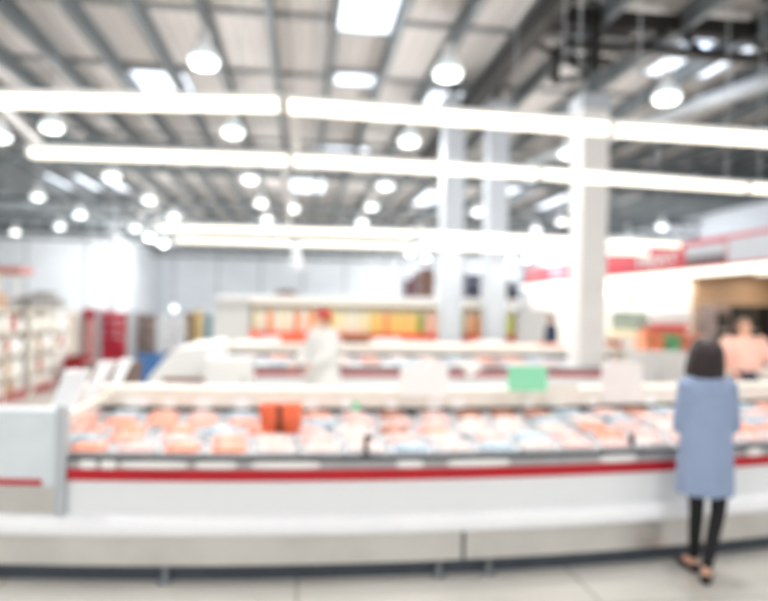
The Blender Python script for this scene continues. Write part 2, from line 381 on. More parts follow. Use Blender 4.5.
# ------------------------------------------------------------------ meat cases
def yF(x): return 4.10+.03*(x-.55)**2
def meat_case(lab, yf, x0, x1, n, seams, bx0=None):
    t = thing('refrigerated_display_case', lab, 'display case')
    bx0 = x0 if bx0 is None else bx0; dx0 = x0 if bx0 == x0 else -1.8
    S = lambda prof, m_, nm, a=x0, b=x1: MB().strip(prof, a, b, n, yf).build(nm, m_, t)
    S([(.04, 0), (.1, 0), (.1, .12), (.04, .12)], TOE, 'toe_kick', bx0)
    ed = [bx0]+seams+[x1]
    for a, b in zip(ed, ed[1:]): S([(0, .105), (.12, .105), (.12, .3), (0, .3)], STEEL, 'base_panel', a+.012, b-.012)
    S([(.03, .121), (.11, .121), (.11, .29), (.03, .29)], BLACK, 'base_frame', bx0, x1)
    S([(-.045, .315), (-.045, .36), (-.03, .405), (.0, .425), (.05, .425), (.05, .302), (-.035, .302)], BUMP, 'bumper', bx0)
    S([(0, .426), (.05, .426), (.05, .639), (.0, .639)], WHITE, 'front_panel')
    S([(-.012, .64), (.05, .64), (.05, .713), (-.012, .713)], RED, 'red_stripe')
    S([(-.005, .714), (.05, .714), (.05, .766), (.004, .766)], RAIL, 'price_rail')
    S([(-.004, .767), (.05, .767), (.05, .782), (-.004, .782)], DARK, 'top_gasket')
    S([(.06, .6), (1.22, .6), (1.22, .84), (.06, .755)], DECK, 'display_deck', dx0)
    S([(1.23, .6), (1.25, .6), (1.25, .92), (1.23, .92)], DARK, 'rear_shadow_gap', dx0)  # dark strip stands in for the shadow gap under the console
    S([(1.19, .921), (1.36, .921), (1.36, 1.08), (1.22, 1.08), (1.19, 1.06)], CREAM, 'console', dx0)
    S([(1.26, .12), (2.5, .12), (2.5, .75), (1.26, .75)], WHITE, 'rear_body')
    return t
XS = atY(463, 550, 4.12).x
XL = -1.435
c1 = meat_case('long near white meat case with red stripe and steel base', yF, XL, 6.6, 40, [XS], -3.6)
g = MB()
for px in (165, 437, 487): 
    p = atY(px, 570, yF(0)+.05); y_ = yF(p.x)
    g = MB(); g.smooth = True; g.lathe([(.05, 0), (.05, .012), (.02, .03), (.018, .104)], (p.x, y_+.01, 0), 12); g.build('leveling_foot', mat('dull_zinc', (118, 124, 130), .5, noise=.05), c1)
Y2 = 10.35
def yF2(x): return Y2+.006*(x-1.5)**2
c2 = meat_case('second meat case with red stripe, behind the near case', yF2, -1.3, 5.9, 20, [2.0])

def dY(px, Y): return Y/(math.cos(TH)-math.sin(TH)*(px-384)/F)
def block(nm, px0, px1, py0, py1, d, dep, lab, cat, m_, grp=None, z0=None, ch=.0, bev=.02):
    a = atD(px0, 330, d); b = atD(px1, 330, d); zt = atD((px0+px1)/2, py0, d).z; zb = atD((px0+px1)/2, py1, d).z if z0 is None else z0
    w = (b-a).length; c = (a+b)/2
    H = zt-zb; t = thing(nm, lab, cat, (c.x, c.y, zb), -TH, grp)
    if cat in ('cabinet', 'counter'):
        MB().box(-w/2+.02, w/2-.02, .03, dep-.02, 0, .08).build('plinth', DARK, t)
        MB().box(-w/2, w/2, 0, dep, .081, H-.03).build('body', m_, t, bevel=.006)
        MB().box(-w/2-.01, w/2+.01, -.01, dep+.01, H-.029, H).build('top', m_, t, bevel=.006)
        nd = max(1, round(w/.5)); dw = w/nd
        for q in range(nd):
            d_ = MB().box(-w/2+q*dw+.015, -w/2+(q+1)*dw-.015, -.016, -.001, .1, H-.05).build('door', m_, t, bevel=.004)
            MB().box(-w/2+(q+1)*dw-.06, -w/2+(q+1)*dw-.045, -.04, -.017, H*.6, H*.75).build('handle', GREY, d_)
    elif cat in ('bin', 'crate', 'tub', 'tray'):
        th = .012; g = MB(); e = .001
        g.box(-w/2, w/2, 0, dep, 0, th); g.box(-w/2, w/2, 0, th, th, H); g.box(-w/2, w/2, dep-th, dep, th, H); g.box(-w/2, -w/2+th, th, dep-th, th, H); g.box(w/2-th, w/2, th, dep-th, th, H)
        g.build('walls', m_, t)
        g = MB(); g.box(-w/2-.012, w/2+.012, -.012, 0, H-.025, H); g.box(-w/2-.012, w/2+.012, dep, dep+.012, H-.025, H); g.box(-w/2-.012, -w/2, 0, dep, H-.025, H); g.box(w/2, w/2+.012, 0, dep, H-.025, H); g.build('rim', m_, t)
        g = MB(); g.smooth = True
        for q in range(3): g.ball((-w*.27+q*w*.27, dep/2, H*.55), min(w*.2, H*.42), 1, 1.3, 1)
        g.build('contents', m_, t)
    else:
        MB().box(-w/2, w/2, 0, dep, 0, H).build('body', m_, t, bevel=.006)
        MB().box(-w/2-.006, w/2+.006, -.006, dep+.006, H, H+.02).build('lid', m_, t)
    return t


# grey post and end-cap cabinet at the left
t = thing('end_cap_cabinet', 'white end-cap cabinet at far left with red line and steel lower panel', 'cabinet')
ye = lambda x: yF(x)-.02
MB().strip([(0, .605), (.055, .605), (.055, 1.09), (.02, 1.09), (0, 1.07)], -3.6, XL-.07, 10, ye).build('end_panel', mat('end_panel_paint', (224, 232, 237), .4, noise=.02), t)
MB().strip([(-.008, .61), (0, .61), (0, .645), (-.008, .645)], -3.6, XL-.15, 10, ye).build('red_line', RED, t)
MB().strip([(.02, .43), (.07, .43), (.07, .604), (.02, .604)], -3.6, XL-.07, 10, ye).build('steel_panel', STEEL, t)
tag(MB().strip([(-.03, .43), (.07, .43), (.07, 1.08), (-.03, 1.11)], XL-.065, XL-.003, 2, ye).build('corner_post', mat('post_grey', (190, 196, 201), .45, noise=.03), bevel=.01), 'grey upright corner panel between end cabinet and meat case', 'post')
# cream rail with three slanting white panels
a = atD(60, 418, 4.5)
o = MB().beam((XL-.09, yF(XL)+.06, .985), (XL-.11, yF(XL)+1.75, 1.0), .05, .06).box(XL-.13, XL-.09, yF(XL)+1.65, yF(XL)+1.7, .76, .99).build('side_rail', CREAM)
tag(o, 'cream rail running back along the left side of the near case', 'rail')
for i, (xb0, xb1, xt0, xt1, y0, y1, dd_, w) in enumerate([(48, 72, 64, 90, 414, 370, 4.55, 'nearest, widest'), (81, 94, 98, 115, 401, 362, 5.15, 'middle'), (106, 117, 120, 132, 391, 359, 5.8, 'farthest, slimmest')]):
    Y = dd_*1.03; q = [atY(xb0, y0, Y), atY(xb1, y0, Y), atY(xt1, y1, Y), atY(xt0, y1, Y)]
    for v in q[:2]: v.z = min(v.z, .99)
    vs = [v for v in q]+[v+Vector((0, .05, 0)) for v in q]
    o = MB().add(vs, [(0, 1, 2, 3), (7, 6, 5, 4), (0, 4, 5, 1), (1, 5, 6, 2), (2, 6, 7, 3), (3, 7, 4, 0)]).build('slanted_panel', BUMP, bevel=.01)
    tag(o, w+' slanting cream panel standing on the left side rail', 'panel', 'cream panels on the side rail')

block('gap_shade_block', 84, 126, 364, 400, 7.2, .5, 'low dark brown block added as gap shading between the slanting cream panels', 'cabinet', mat('gap_shade_brown', (120, 98, 90), .6, noise=.1), z0=0)  # added block, its dark colour stands in for shade between the panels
# price cards in the rail, individually placed where the photo shows them
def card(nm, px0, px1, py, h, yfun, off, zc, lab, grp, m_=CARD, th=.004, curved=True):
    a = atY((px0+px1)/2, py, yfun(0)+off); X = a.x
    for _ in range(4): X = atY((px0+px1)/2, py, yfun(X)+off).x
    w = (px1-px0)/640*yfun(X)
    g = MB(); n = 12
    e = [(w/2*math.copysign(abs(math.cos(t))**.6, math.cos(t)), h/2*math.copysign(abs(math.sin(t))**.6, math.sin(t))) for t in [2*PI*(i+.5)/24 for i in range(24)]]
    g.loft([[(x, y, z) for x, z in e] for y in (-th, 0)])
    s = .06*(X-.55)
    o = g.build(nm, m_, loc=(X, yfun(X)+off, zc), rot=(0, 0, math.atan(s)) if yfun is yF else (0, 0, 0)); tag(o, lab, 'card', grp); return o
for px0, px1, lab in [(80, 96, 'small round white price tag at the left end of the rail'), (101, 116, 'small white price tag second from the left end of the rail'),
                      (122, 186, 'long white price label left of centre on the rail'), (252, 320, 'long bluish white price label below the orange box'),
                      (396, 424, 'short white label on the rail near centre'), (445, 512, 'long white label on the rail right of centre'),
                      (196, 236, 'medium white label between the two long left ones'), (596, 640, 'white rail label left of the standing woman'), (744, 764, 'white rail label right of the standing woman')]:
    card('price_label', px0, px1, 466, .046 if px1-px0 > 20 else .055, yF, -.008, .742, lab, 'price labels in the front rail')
i = 0
for px0, px1 in [(120, 152), (160, 178), (192, 216), (232, 252), (300, 322), (340, 352), (384, 400), (424, 444), (447, 468), (520, 536), (545, 572), (585, 600), (640, 660)]:
    card('shelf_card', px0, px1, 400, .09, yF, 1.186, .955, ORD[i]+' white card from the left along the console of the near case', 'white cards along the console'); i += 1
card('green_tag', 351, 361, 405, .08, yF, 1.17, .93, 'tiny green tag on the console right of the orange box', 'tags', GREEN)

def board(nm, px0, px1, py0, py1, d, lab, cat, m_, th=.02, foot=None, rot=0):
    a = atD(px0, (py0+py1)/2, d); b = atD(px1, (py0+py1)/2, d); w = (b-a).length; h = (py1-py0)/640*d; c = atD((px0+px1)/2, (py0+py1)/2, d)
    t = thing(nm, lab, cat, c, -TH)
    MB().box(-w/2, w/2, -th/2, th/2, -h/2, h/2, ch=min(w, h)*.08).build('sign_panel', m_, t, rot=(0, rot, 0))
    if foot is not None: MB().box(-w*.3, w*.3, th/2, th/2+.03, min(foot-c.z, -h*.2), 0).build('sign_holder', GREY, t)
    return t
board('blank_sign', 400, 448, 366, 396, 5.22, 'white blank sign board on the console right of centre', 'sign', CARD, foot=1.1)
board('green_sign', 508, 547, 366, 391, 5.30, 'mint green sign on the console right of centre', 'sign', GREEN, foot=1.1)
board('white_placard', 602, 642, 362, 402, 5.46, 'square white placard on the console left of the woman', 'sign', mat('placard_board', (244, 238, 236), .5, noise=.02), foot=1.1)
board('white_placard', 548, 578, 384, 404, 5.40, 'low pale placard between the green sign and square placard', 'sign', CREAM, foot=1.1)
board('tilted_card', 464, 481, 361, 374, 9.9, 'small tilted white card on the second case right of the white sign', 'card', CARD, foot=.8, rot=math.radians(-35))

# orange box on the console: ribbed translucent tub pair
p = atD(281, 416, 4.72)
t = thing('orange_tub', 'orange ribbed tub with dark centre at the back of the near case', 'tub', (p.x, p.y-.05, p.z), -TH)
for s in (-1, 1):
    g = MB(); g.smooth = True; e = []
    for r_, z in ((.058, -.115), (.066, -.112), (.075, 0), (.08, .1), (.074, .108)): e.append([(s*.076+r_*math.copysign(abs(math.cos(a))**.7, math.cos(a)), r_*.9*math.copysign(abs(math.sin(a))**.7, math.sin(a)), z) for a in [2*PI*j/20 for j in range(20)]])
    g.loft(e); g.build('tub_half', ORANGE, t)
MB().box(-.02, .02, -.06, .06, -.1, .095).build('dark_clasp', mat('brown_clasp', (120, 62, 44), .5, noise=.1), t, bevel=.005)
MB().box(-.1, .1, .07, .09, -.11, .05).build('hanger', GREY, t)
# black fittings in the case
def fitting(px, py, off, h, lab):
    Y = yF(0)+off; X = atY(px, py, Y).x; X = atY(px, py, yF(X)+off).x; z0 = .757+off*.075
    g = MB(); g.box(-.014, .014, -.014, .014, 0, h); g.box(-.03, .03, -.02, .02, 0, .02)
    if h > .12: g.box(-.014, .05, -.012, .012, h-.035, h-.01)
    tag(g.build('case_divider_post', BLACK, loc=(X, yF(X)+off, z0), bevel=.003), lab, 'post', 'black posts among the meat trays')
fitting(366, 447, .1, .15, 'tallest black post at the front of the near case near centre')
fitting(632, 443, .12, .12, 'brown-black post at the front of the case left of the woman')
fitting(393, 424, .8, .06, 'small black knob among trays right of the centre post')
fitting(607, 424, .8, .06, 'small black knob among trays near the right end')
fitting(158, 423, .85, .06, 'small black knob among trays left of the orange tub')

# meat trays: individually placed
def meatmat(i, a, b): return mat('meat_%s' % i, a, .35, col2=b, nscale=22)
KIND = {'orange': ('bright orange-red', meatmat('orange', (246, 140, 106), (250, 186, 162))), 'salmon': ('salmon pink', meatmat('salmon', (246, 160, 138), (250, 200, 184))),
        'pink': ('pale pink', meatmat('pink', (232, 186, 180), (238, 212, 208))), 'white': ('whitish', meatmat('white', (232, 228, 226), (238, 204, 196))),
        'blue': ('pale blue-wrapped', meatmat('blue', (170, 194, 212), (212, 222, 230))), 'brown': ('brownish red', meatmat('brown', (170, 110, 92), (206, 150, 130)))}
def tray_mesh(w, d):
    g = MB()
    def ring(wx, dy, z): return [(wx*x/2, dy*y/2, z) for x, y in ((-1, -.85), (-.85, -1), (.85, -1), (1, -.85), (1, .85), (.85, 1), (-.85, 1), (-1, .85))]
    g.loft([ring(w*.86, d*.82, 0), ring(w, d, .032), ring(w*.95, d*.92, .033), ring(w*.84, d*.8, .012)]); return g
def meat_mesh(w, d, seed):
    R = random.Random(seed); g = MB(); g.smooth = True; n = 14
    rows = []
    for s_, z in ((.80, .01), (.92, .03), (.8, .052), (.45, .062)):
        rows.append([(w*.44*s_*math.copysign(abs(math.cos(t))**.6, math.cos(t))*(1+R.uniform(-.05, .05)), d*.42*s_*math.copysign(abs(math.sin(t))**.6, math.sin(t))*(1+R.uniform(-.05, .05)), z+R.uniform(-.005, .006)*(z > .03)) for t in [2*PI*j/n for j in range(n)]])
    g.loft(rows); return g
TW, TD = .288, .212
TRAYW = mat('white_foam_tray', (222, 226, 232), .45, noise=.02)
pt = thing('meat_tray', 'x', 'meat tray', (0, 0, 0), 0, 'packed meat trays in the near case')
tray_mesh(TW, TD).build('foam_tray', TRAYW, pt)
mm = {}
for kk, (_, m_) in KIND.items():
    for v in (0, 1):
        me = meat_mesh(TW, TD, hash(kk) % 7+v).build('meat', m_); mm[kk, v] = me.data; bpy.data.objects.remove(me)
me0 = bpy.data.objects.new('meat', mm['pink', 0]); C.objects.link(me0); me0.parent = pt
palL = ['salmon', 'orange', 'salmon', 'orange', 'white', 'salmon', 'blue', 'orange', 'salmon', 'pink']
palC = ['pink', 'white', 'pink', 'salmon', 'white', 'blue', 'pink', 'brown']
palR = ['white', 'white', 'pink', 'blue', 'white', 'orange', 'pink', 'white']
RN = ['front', 'second', 'middle', 'fourth', 'rearmost']
R = random.Random(3); first = True
slope = math.atan(.085/1.16)
for r in range(5):
    off = .185+r*.225
    X = -.345*(4.23+off)+.16-(r % 2)*.05; i = 0
    while X < 5.2:
        pal = palL if X < .0 else palC if X < 1.6 else palR
        kk = R.choice(pal)
        if r == 0 and X > -.2: kk = R.choice(['pink', 'white', 'white', 'blue'])
        if r == 4: kk = R.choice(['brown', 'salmon', 'pink', 'blue', 'pink'])
        z = .758+(off-.06)*math.tan(slope)+.004
        rot = (slope, 0, math.atan(.06*(X-.55))+R.uniform(-.015, .015))
        lb = '%s meat tray, %s from the left in the %s row of the near case' % (KIND[kk][0], ORD[i], RN[r])
        loc = (X, yF(X)+off, z)
        o = dup(pt, loc, lb, rot, swap={'meat': mm[kk, R.randint(0, 1)]})
        i += 1; X += .302 + (0.05 if R.random() < .12 else 0)
for ch in list(pt.children): bpy.data.objects.remove(ch)
bpy.data.objects.remove(pt)
# second case: smaller looking packages
pk = thing('meat_package', 'x', 'meat package', (0, 0, 0), 0, 'packed meat in the second case')
tray_mesh(.44, .4).build('foam_tray', TRAYW, pk)
for q in ('pink', 'white', 'brown', 'blue', 'salmon'):
    me = meat_mesh(.44, .4, 5).build('meat', KIND[q][1]); mm[q, 9] = me.data; bpy.data.objects.remove(me)
me0 = bpy.data.objects.new('meat', mm['pink', 9]); C.objects.link(me0); me0.parent = pk
for r in range(2):
    X = -.9
    i = 0
    while X < 5.7:
        kk = R.choice(['pink', 'white', 'brown', 'blue', 'white', 'salmon']); off = .35+.5*r
        if abs(X-cx) < .6: X += .52; i += 0; continue
        dup(pk, (X, yF2(X)+off, .765+(off-.06)*math.tan(slope)), '%s meat package, %s from the left in the %s row of the second case' % (KIND[kk][0], ORD[i], ('front', 'back')[r]), (slope, 0, 0), swap={'meat': mm[kk, 9]})
        i += 1; X += .52
for ch in list(pk.children): bpy.data.objects.remove(ch)
bpy.data.objects.remove(pk)
# white end housing of the second case (sloping left side)
t = thing('white_case_end', 'sloping white end housing of the second case, left of the white-coated worker', 'case end')
a = atY(150, 380, 10.2); b = atY(176, 350, 10.2); c_ = atY(262, 345, 10.2); d_ = atY(262, 380, 10.2)
vs = [(a.x, 10.0, 0), (a.x, 10.0, .62), (b.x, 10.0, 1.08), (c_.x-.2, 10.0, 1.14), (c_.x-.2, 10.0, 0)]; n = len(vs)
vs2 = [(x, 12.2, z) for x, y, z in vs]
EOFX = c_.x-.2
vs = [(min(x, -1.35), y, z) for x, y, z in vs]; vs2 = [(min(x, -1.35), y, z) for x, y, z in vs2]
MB().add(vs+vs2, [list(range(n)), list(range(2*n-1, n-1, -1))]+[[i, (i+1) % n, (i+1) % n+n, i+n] for i in range(n)]).build('housing', CARD, t, bevel=.03)
s0 = atY(163, 380, 9.98); s1 = atY(205, 380, 9.98)
MB().box(s0.x, s1.x, 9.97, 9.995, s0.z-.03, s0.z+.03).build('dark_slot', mat('dusty_red_slot', (150, 96, 92), .5, noise=.1), t)
# raised white displays on case 2
# ------------------------------------------------------------------ juice merchandiser far centre
D3 = 17.0
p0 = atD(250, 320, D3); p1 = atD(516, 320, D3); W3 = (p1-p0).length; pc = (p0+p1)/2
t = thing('juice_merchandiser', 'long lit far display unit with white canopy and red shelf edge', 'display unit', (pc.x, pc.y, 0), -TH)
MB().box(-W3/2, W3/2, 0, 1.0, 0, .78).build('base', CREAM, t, bevel=.02)
MB().box(-W3/2, W3/2, 0.05, 1.0, .781, .98).build('shelf_riser', CREAM, t)
MB().box(-W3/2, W3/2, -.03, .04, .93, 1.07).build('red_shelf_edge', mat('coral_red_edge', (222, 66, 52), .5, noise=.35, nscale=2.5), t)
MB().box(-W3/2, W3/2, .8, 1.0, .981, 1.84).build('back_panel', CREAM, t)
MB().box(-W3/2-.9, W3/2+.3, -.12, 1.05, 1.86, 2.03).build('canopy', mat('pale_canopy', (226, 226, 226), .5, noise=.02), t, bevel=.03)
MB().box(-W3/2, W3/2, .1, .2, 1.83, 1.858).build('canopy_light', TUBE, t)
for s, nm in ((-1, 'end_panel'), (1, 'end_panel')): 
    a_, b_ = (-W3/2-.93, -W3/2-.02) if s < 0 else (W3/2+.02, W3/2+.95)
    MB().box(a_, b_, 0, 1.0, .55 if s < 0 else .6, 1.85 if s < 0 else 1.8, ch=.12 if s > 0 else 0).build(nm, mat('pale_grey_panel', (208, 208, 208), .5, noise=.03), t, bevel=.02)
    MB().box(a_+.1, b_-.1, .1, .9, 0, .55).build('end_base', GREY, t)
def jug_data(c, nm):
    g = MB(); g.smooth = True
    def rg(w, d, z): return [(w*math.copysign(abs(math.cos(a))**.5, math.cos(a)), d*math.copysign(abs(math.sin(a))**.5, math.sin(a)), z) for a in [2*PI*j/16 for j in range(16)]]
    g.loft([rg(.08, .08, 0), rg(.09, .09, .03), rg(.09, .09, .42), rg(.07, .07, .5), rg(.03, .03, .58), rg(.03, .03, .62)])
    o = g.build('jug_body', c); d = o.data; bpy.data.objects.remove(o); return d
JC = {'orange': (246, 168, 110), 'cream': (250, 240, 205), 'yellow': (248, 214, 130), 'green': (150, 170, 70), 'pink': (246, 200, 178), 'lime': (220, 226, 110), 'white': (246, 244, 236), 'amber': (206, 150, 80)}
JD = {kx: jug_data(mat('jug_'+kx, v, .3, noise=.08), kx) for kx, v in JC.items()}
gcap = MB(); gcap.lathe([(.035, .6), (.035, .64)], n=10)
capo = gcap.build('cap', CARD); capd = capo.data; bpy.data.objects.remove(capo)
seq = 'cream white orange white cream white orange white orange cream white yellow cream cream white cream cream yellow yellow orange yellow yellow yellow yellow green pink pink green lime white green pink amber pink lime white lime lime'.split()
for i, kx in enumerate(seq):
    u = -W3/2+.12+(W3-.24)*i/(len(seq)-1)
    t2 = thing('juice_jug', '%s juice jug on the lit far unit, counting %s from its left end' % (kx, ORD[i] if i < len(ORD) else {34: 'fourth from right', 35: 'third from right', 36: 'second from right', 37: 'last'}[i]), 'jug', tuple(Vector((pc.x, pc.y, .982))+r0*u+Vector((math.sin(TH), math.cos(TH), 0))*.25), -TH, 'juice jugs on the far lit unit')
    if i >= len(ORD): t2['label'] = '%s juice jug on the lit far unit, %s' % (kx, {34: 'fourth from its right end', 35: 'third from its right end', 36: 'second from its right end', 37: 'at its right end'}[i])
    b_ = bpy.data.objects.new('jug_body', JD[kx]); C.objects.link(b_); b_.parent = t2; b_.scale = (1.02, 1, 1.15)
    b_ = bpy.data.objects.new('cap', capd); C.objects.link(b_); b_.parent = t2; b_.scale = (1, 1, 1.15)
block('white_cabinet', 205, 248, 358, 385, 9.3, .5, 'white cabinet before the second case, left of the white-coated worker', 'cabinet', CARD, z0=0)
block('white_crate', 262, 280, 337, 350, dY(262, 13.5), .4, 'white crate left of the orange crate before the far unit', 'crate', CARD, z0=1.0)
block('orange_crate', 281, 308, 336, 346, dY(281, 13.5), .4, 'orange crate behind the second case, left of the worker', 'crate', ORANGE, z0=1.0)
block('white_crate', 376, 400, 339, 350, dY(376, 13.5), .4, 'white crate behind the second case right of the worker', 'crate', CARD, z0=1.0)
block('brown_tray', 342, 370, 336, 341, dY(342, 13.5), .4, 'brown tray behind the second case right of the worker', 'tray', mat('brown_bake', (138, 96, 72), .6, noise=.2), z0=1.0)
# counter carrying those crates
a = atY(230, 340, 13.3); b = atY(640, 340, 13.3)
o = MB().box(0, (b-a).length, 0, 1.3, 0, .975).build('white_counter', CREAM, loc=(a.x, a.y, 0), bevel=.02); tag(o, 'long white counter behind the second case carrying crates', 'counter')
o = MB().box(0, (b-a).length, 0, .05, 0, .05).build('counter_edge', GREY, o, loc=(0, -.055, .85))
for px0, px1, py0, lab, m_ in [(540, 566, 344, 'pink tray on the white counter left of the tall column', KIND['salmon'][1]), (604, 622, 340, 'brown-white tray right of the tall column', KIND['brown'][1]),
                               (624, 640, 338, 'white tub right of the tall column', CARD), (478, 500, 341, 'pale tub on the white counter below juice jugs', CARD)]:
    block('food_tray', px0, px1, py0, 352, dY(px0, 13.5), .4, lab, 'tray', m_, z0=.976)

# ------------------------------------------------------------------ left aisle
def shelving(x, y0, y1, h, lab, nsh, m_=CREAM):
    t = thing('gondola_shelving', lab, 'shelving', (x, y0, 0)); L = y1-y0
    MB().box(-.45, -.4, 0, L, 0, h).build('back_panel', m_, t)
    MB().box(-.4, 0.02, 0, L, 0, .12).build('base', mat('dusky_red', (170, 80, 80), .5, noise=.06), t)
    for i in range(1, nsh+1): MB().box(-.4, 0, .02, L-.02, i*h/nsh-.03, i*h/nsh).build('shelf', m_, t)
    for i in range(3): MB().box(0.021, .05, i*(L-.06)/2, i*(L-.06)/2+.06, 0, h).build('upright', m_, t)
    return t
xs_ = -5.1
PAL = [('white', CARD), ('cream', CREAM), ('tan', mat('tan_box', (196, 164, 138), .7, noise=.12)), ('brick', mat('brick_box', (176, 96, 84), .7, noise=.12)), ('grey', mat('grey_box', (150, 148, 146), .7, noise=.1))]
bn = 0
for s_, (y0, y1) in enumerate([(10.6, 12.8), (12.9, 15.1)]):
    shelving(xs_, y0, y1, 1.62, ('nearer', 'farther')[s_]+' white shelving bay of cartons in the left aisle', 4)
    for lv in range(4):
        z = .121 if lv == 0 else lv*1.62/4+.001
        y = y0+.1; n = 0
        while y < y1-.3:
            w = .24; pi = R.choice([0, 0, 1, 1, 2, 3, 2]) if n % 3 else 0
            h = R.uniform(.2, .3) if lv else R.uniform(.16, .22)
            o = MB().box(-.34, -.02, 0, w, 0.002, h).build('carton', PAL[pi][1], loc=(xs_, y, z), bevel=.006)
            tag(o, '%s carton, %s from the near end on the %s shelf of the %s left bay' % (PAL[pi][0], ORD[n], ('lowest', 'second', 'third', 'upper')[lv], ('nearer', 'farther')[s_]), 'carton', 'cartons on the left aisle shelving')
            y += w+.03+(.05 if n % 4 == 3 else 0); n += 1
    y = y0+.15; n = 0
    while y < y1-.4:
        h = R.uniform(.15, .34); o = MB().box(-.36, -.04, 0, .38, 0, h).build('carton', PAL[R.choice([2, 4, 4, 1])][1], loc=(xs_, y, 1.622), bevel=.006)
        tag(o, 'overstock carton on top of the %s left bay, %s from its near end' % (('nearer', 'farther')[s_], ORD[n]), 'carton', 'overstock cartons on the left shelving'); y += .44; n += 1
HPINK = mat('pinkish_box', (214, 150, 146), .7, noise=.15); CRIM = mat('crimson_pack', (176, 26, 52), .6, noise=.25, nscale=5); GRB = mat('grey_brown_goods', (128, 112, 108), .7, noise=.3, nscale=5)
BLU = mat('blue_goods', (70, 120, 180), .6, noise=.15); PALE = mat('pale_goods', (218, 218, 224), .6, noise=.08); YEL = mat('yellow_goods', (224, 184, 84), .6, noise=.2); NVG = mat('navy_goods', (52, 56, 92), .6, noise=.2)
OLV = mat('bronze_goods', (140, 108, 62), .7, noise=.35, nscale=5); WARM = mat('cream_pack', (240, 226, 214), .6, noise=.1, nscale=5)
def tower(px0, px1, py0, d, dep, nrow, m_, lab, topm=None):
    """a display stand stacked with goods: base, uprights and rows of packs"""
    a = atD(px0, 330, d); b = atD(px1, 330, d); zt = atD((px0+px1)/2, py0, d).z; w = (b-a).length*.86; c = (a+b)/2
    t = thing('goods_stand', lab, 'display stand', (c.x, c.y, 0), -TH)
    MB().box(-w/2, w/2, 0, dep, 0, .12).build('base', DARK, t)
    hh = (zt-.12)/nrow
    for i in range(nrow):
        g = MB(); k_ = max(2, int(w/.28)); ww = w/k_
        for j in range(k_): g.box(-w/2+j*ww+.01, -w/2+(j+1)*ww-.01, R.uniform(0, .04), dep-.02, .12+i*hh+.001, .12+(i+1)*hh-R.uniform(.02, .05))
        g.build('goods_row', topm if (topm and i == nrow-1) else m_, t, bevel=.01)
    MB().box(-w/2-.02, -w/2, 0, dep, 0, zt).build('side_frame', GREY, t); MB().box(w/2, w/2+.02, 0, dep, 0, zt).build('side_frame', GREY, t)
tower(62, 80, 312, 17.5, .7, 6, WARM, 'cream goods stand between white shelving and red goods')
tower(82, 96, 308, 17.6, .7, 5, HPINK, 'pink goods stand with red top left of the crimson stand', CRIM)
tower(98, 129, 311, 18, .7, 6, CRIM, 'crimson goods stand at left, reddest thing in the aisle')
tower(131, 158, 313, 19, .7, 5, GRB, 'grey-brown goods stand right of the crimson stand')
tower(160, 181, 318, 22, .7, 4, PALE, 'pale grey goods stand right of the grey-brown stand')
tower(183, 194, 312, 24, .7, 4, OLV, 'bronze-coloured goods stand over navy goods')
tower(195, 202, 310, 24, .7, 4, YEL, 'yellow goods stand left of the far pale panel')
tower(203, 212, 312, 24.5, .7, 4, mat('teal_goods', (120, 158, 160), .6, noise=.3, nscale=4), 'teal goods stand beside the yellow stand')
block('blue_bin', 136, 160, 355, 372, 12.5, .5, 'blue bin on the floor behind the cream panels', 'bin', BLU, z0=0)
block('red_bin', 64, 82, 357, 372, 13.5, .5, 'dark red bin at the foot of the pink stand', 'bin', mat('dark_red_bin', (150, 24, 34), .6, noise=.1), z0=0)
# far round lamp at the end of the aisle
p = atD(174, 309, 25); t = thing('globe_lamp', 'small bright globe lamp above the pale goods stand', 'lamp', p)
g = MB(); g.smooth = True; g.ball((0, 0, 0), .14); g.build('globe', LAMP, t)
MB().tube((0, 0, .13), (0, 0, HC-p.z-.01), .012, n=6).build('rod', GREY, t)
MB().tube((0, 0, .12), (0, 0, .17), .05, n=10).build('fitter', HOUS, t)

# far high racking with pallets
rk = thing('pallet_racking', 'far steel pallet racking behind the pale columns', 'racking', (atD(402, 300, 38.6).x, atD(402, 300, 38.6).y, 0), -TH)
RW = 7.6
for i in range(5):
    MB().box(i*RW/4-.06, i*RW/4+.06, 0, .12, 0, 4.6).build('upright', mat('rack_blue_grey', (140, 150, 165), .6, noise=.1), rk)
    MB().box(i*RW/4-.06, i*RW/4+.06, 1.1, 1.22, 0, 4.6).build('upright', MATS['rack_blue_grey'], rk)
for z in (1.2, 2.35, 3.5): MB().box(0, RW, 0, .08, z-.12, z).box(0, RW, 1.14, 1.22, z-.12, z).box(0, RW, .08, 1.14, z-.03, z).build('shelf_beam', MATS['rack_blue_grey'], rk)
PLM = [mat('plum_goods', (110, 78, 88), .7, noise=.3, nscale=3), mat('umber_goods', (120, 92, 82), .7, noise=.3, nscale=3), mat('slate_goods', (62, 66, 84), .7, noise=.3, nscale=3)]
def pallet(px0, px1, py0, d, z0, mi, lab):
    a = atD(px0, 300, d); b = atD(px1, 300, d); zt = atD((px0+px1)/2, py0, d).z; w = (b-a).length; c = (a+b)/2
    t = thing('loaded_pallet', lab, 'pallet', (c.x, c.y, z0), -TH, 'pallets high on the far racking')
    g = MB()
    for j in range(5): g.box(-w/2, w/2, j*.22, j*.22+.14, .1, .125)
    for j in range(3): g.box(-w/2+j*(w-.1)/2, -w/2+j*(w-.1)/2+.1, 0, 1.0, 0, .099)
    g.build('wooden_pallet', mat('pallet_wood', (150, 120, 90), .8, noise=.2), t)
    g = MB(); nn = max(2, int(w/.5)); hh = (zt-z0-.13)/3
    for i in range(3):
        for j in range(nn):
            if i == 2 and R.random() < .35: continue
            g.box(-w/2+j*w/nn+.01, -w/2+(j+1)*w/nn-.01, .03, .95, .13+i*hh+.002, .13+(i+1)*hh)
    g.build('stacked_boxes', PLM[mi], t, bevel=.02)
dk = 38.4
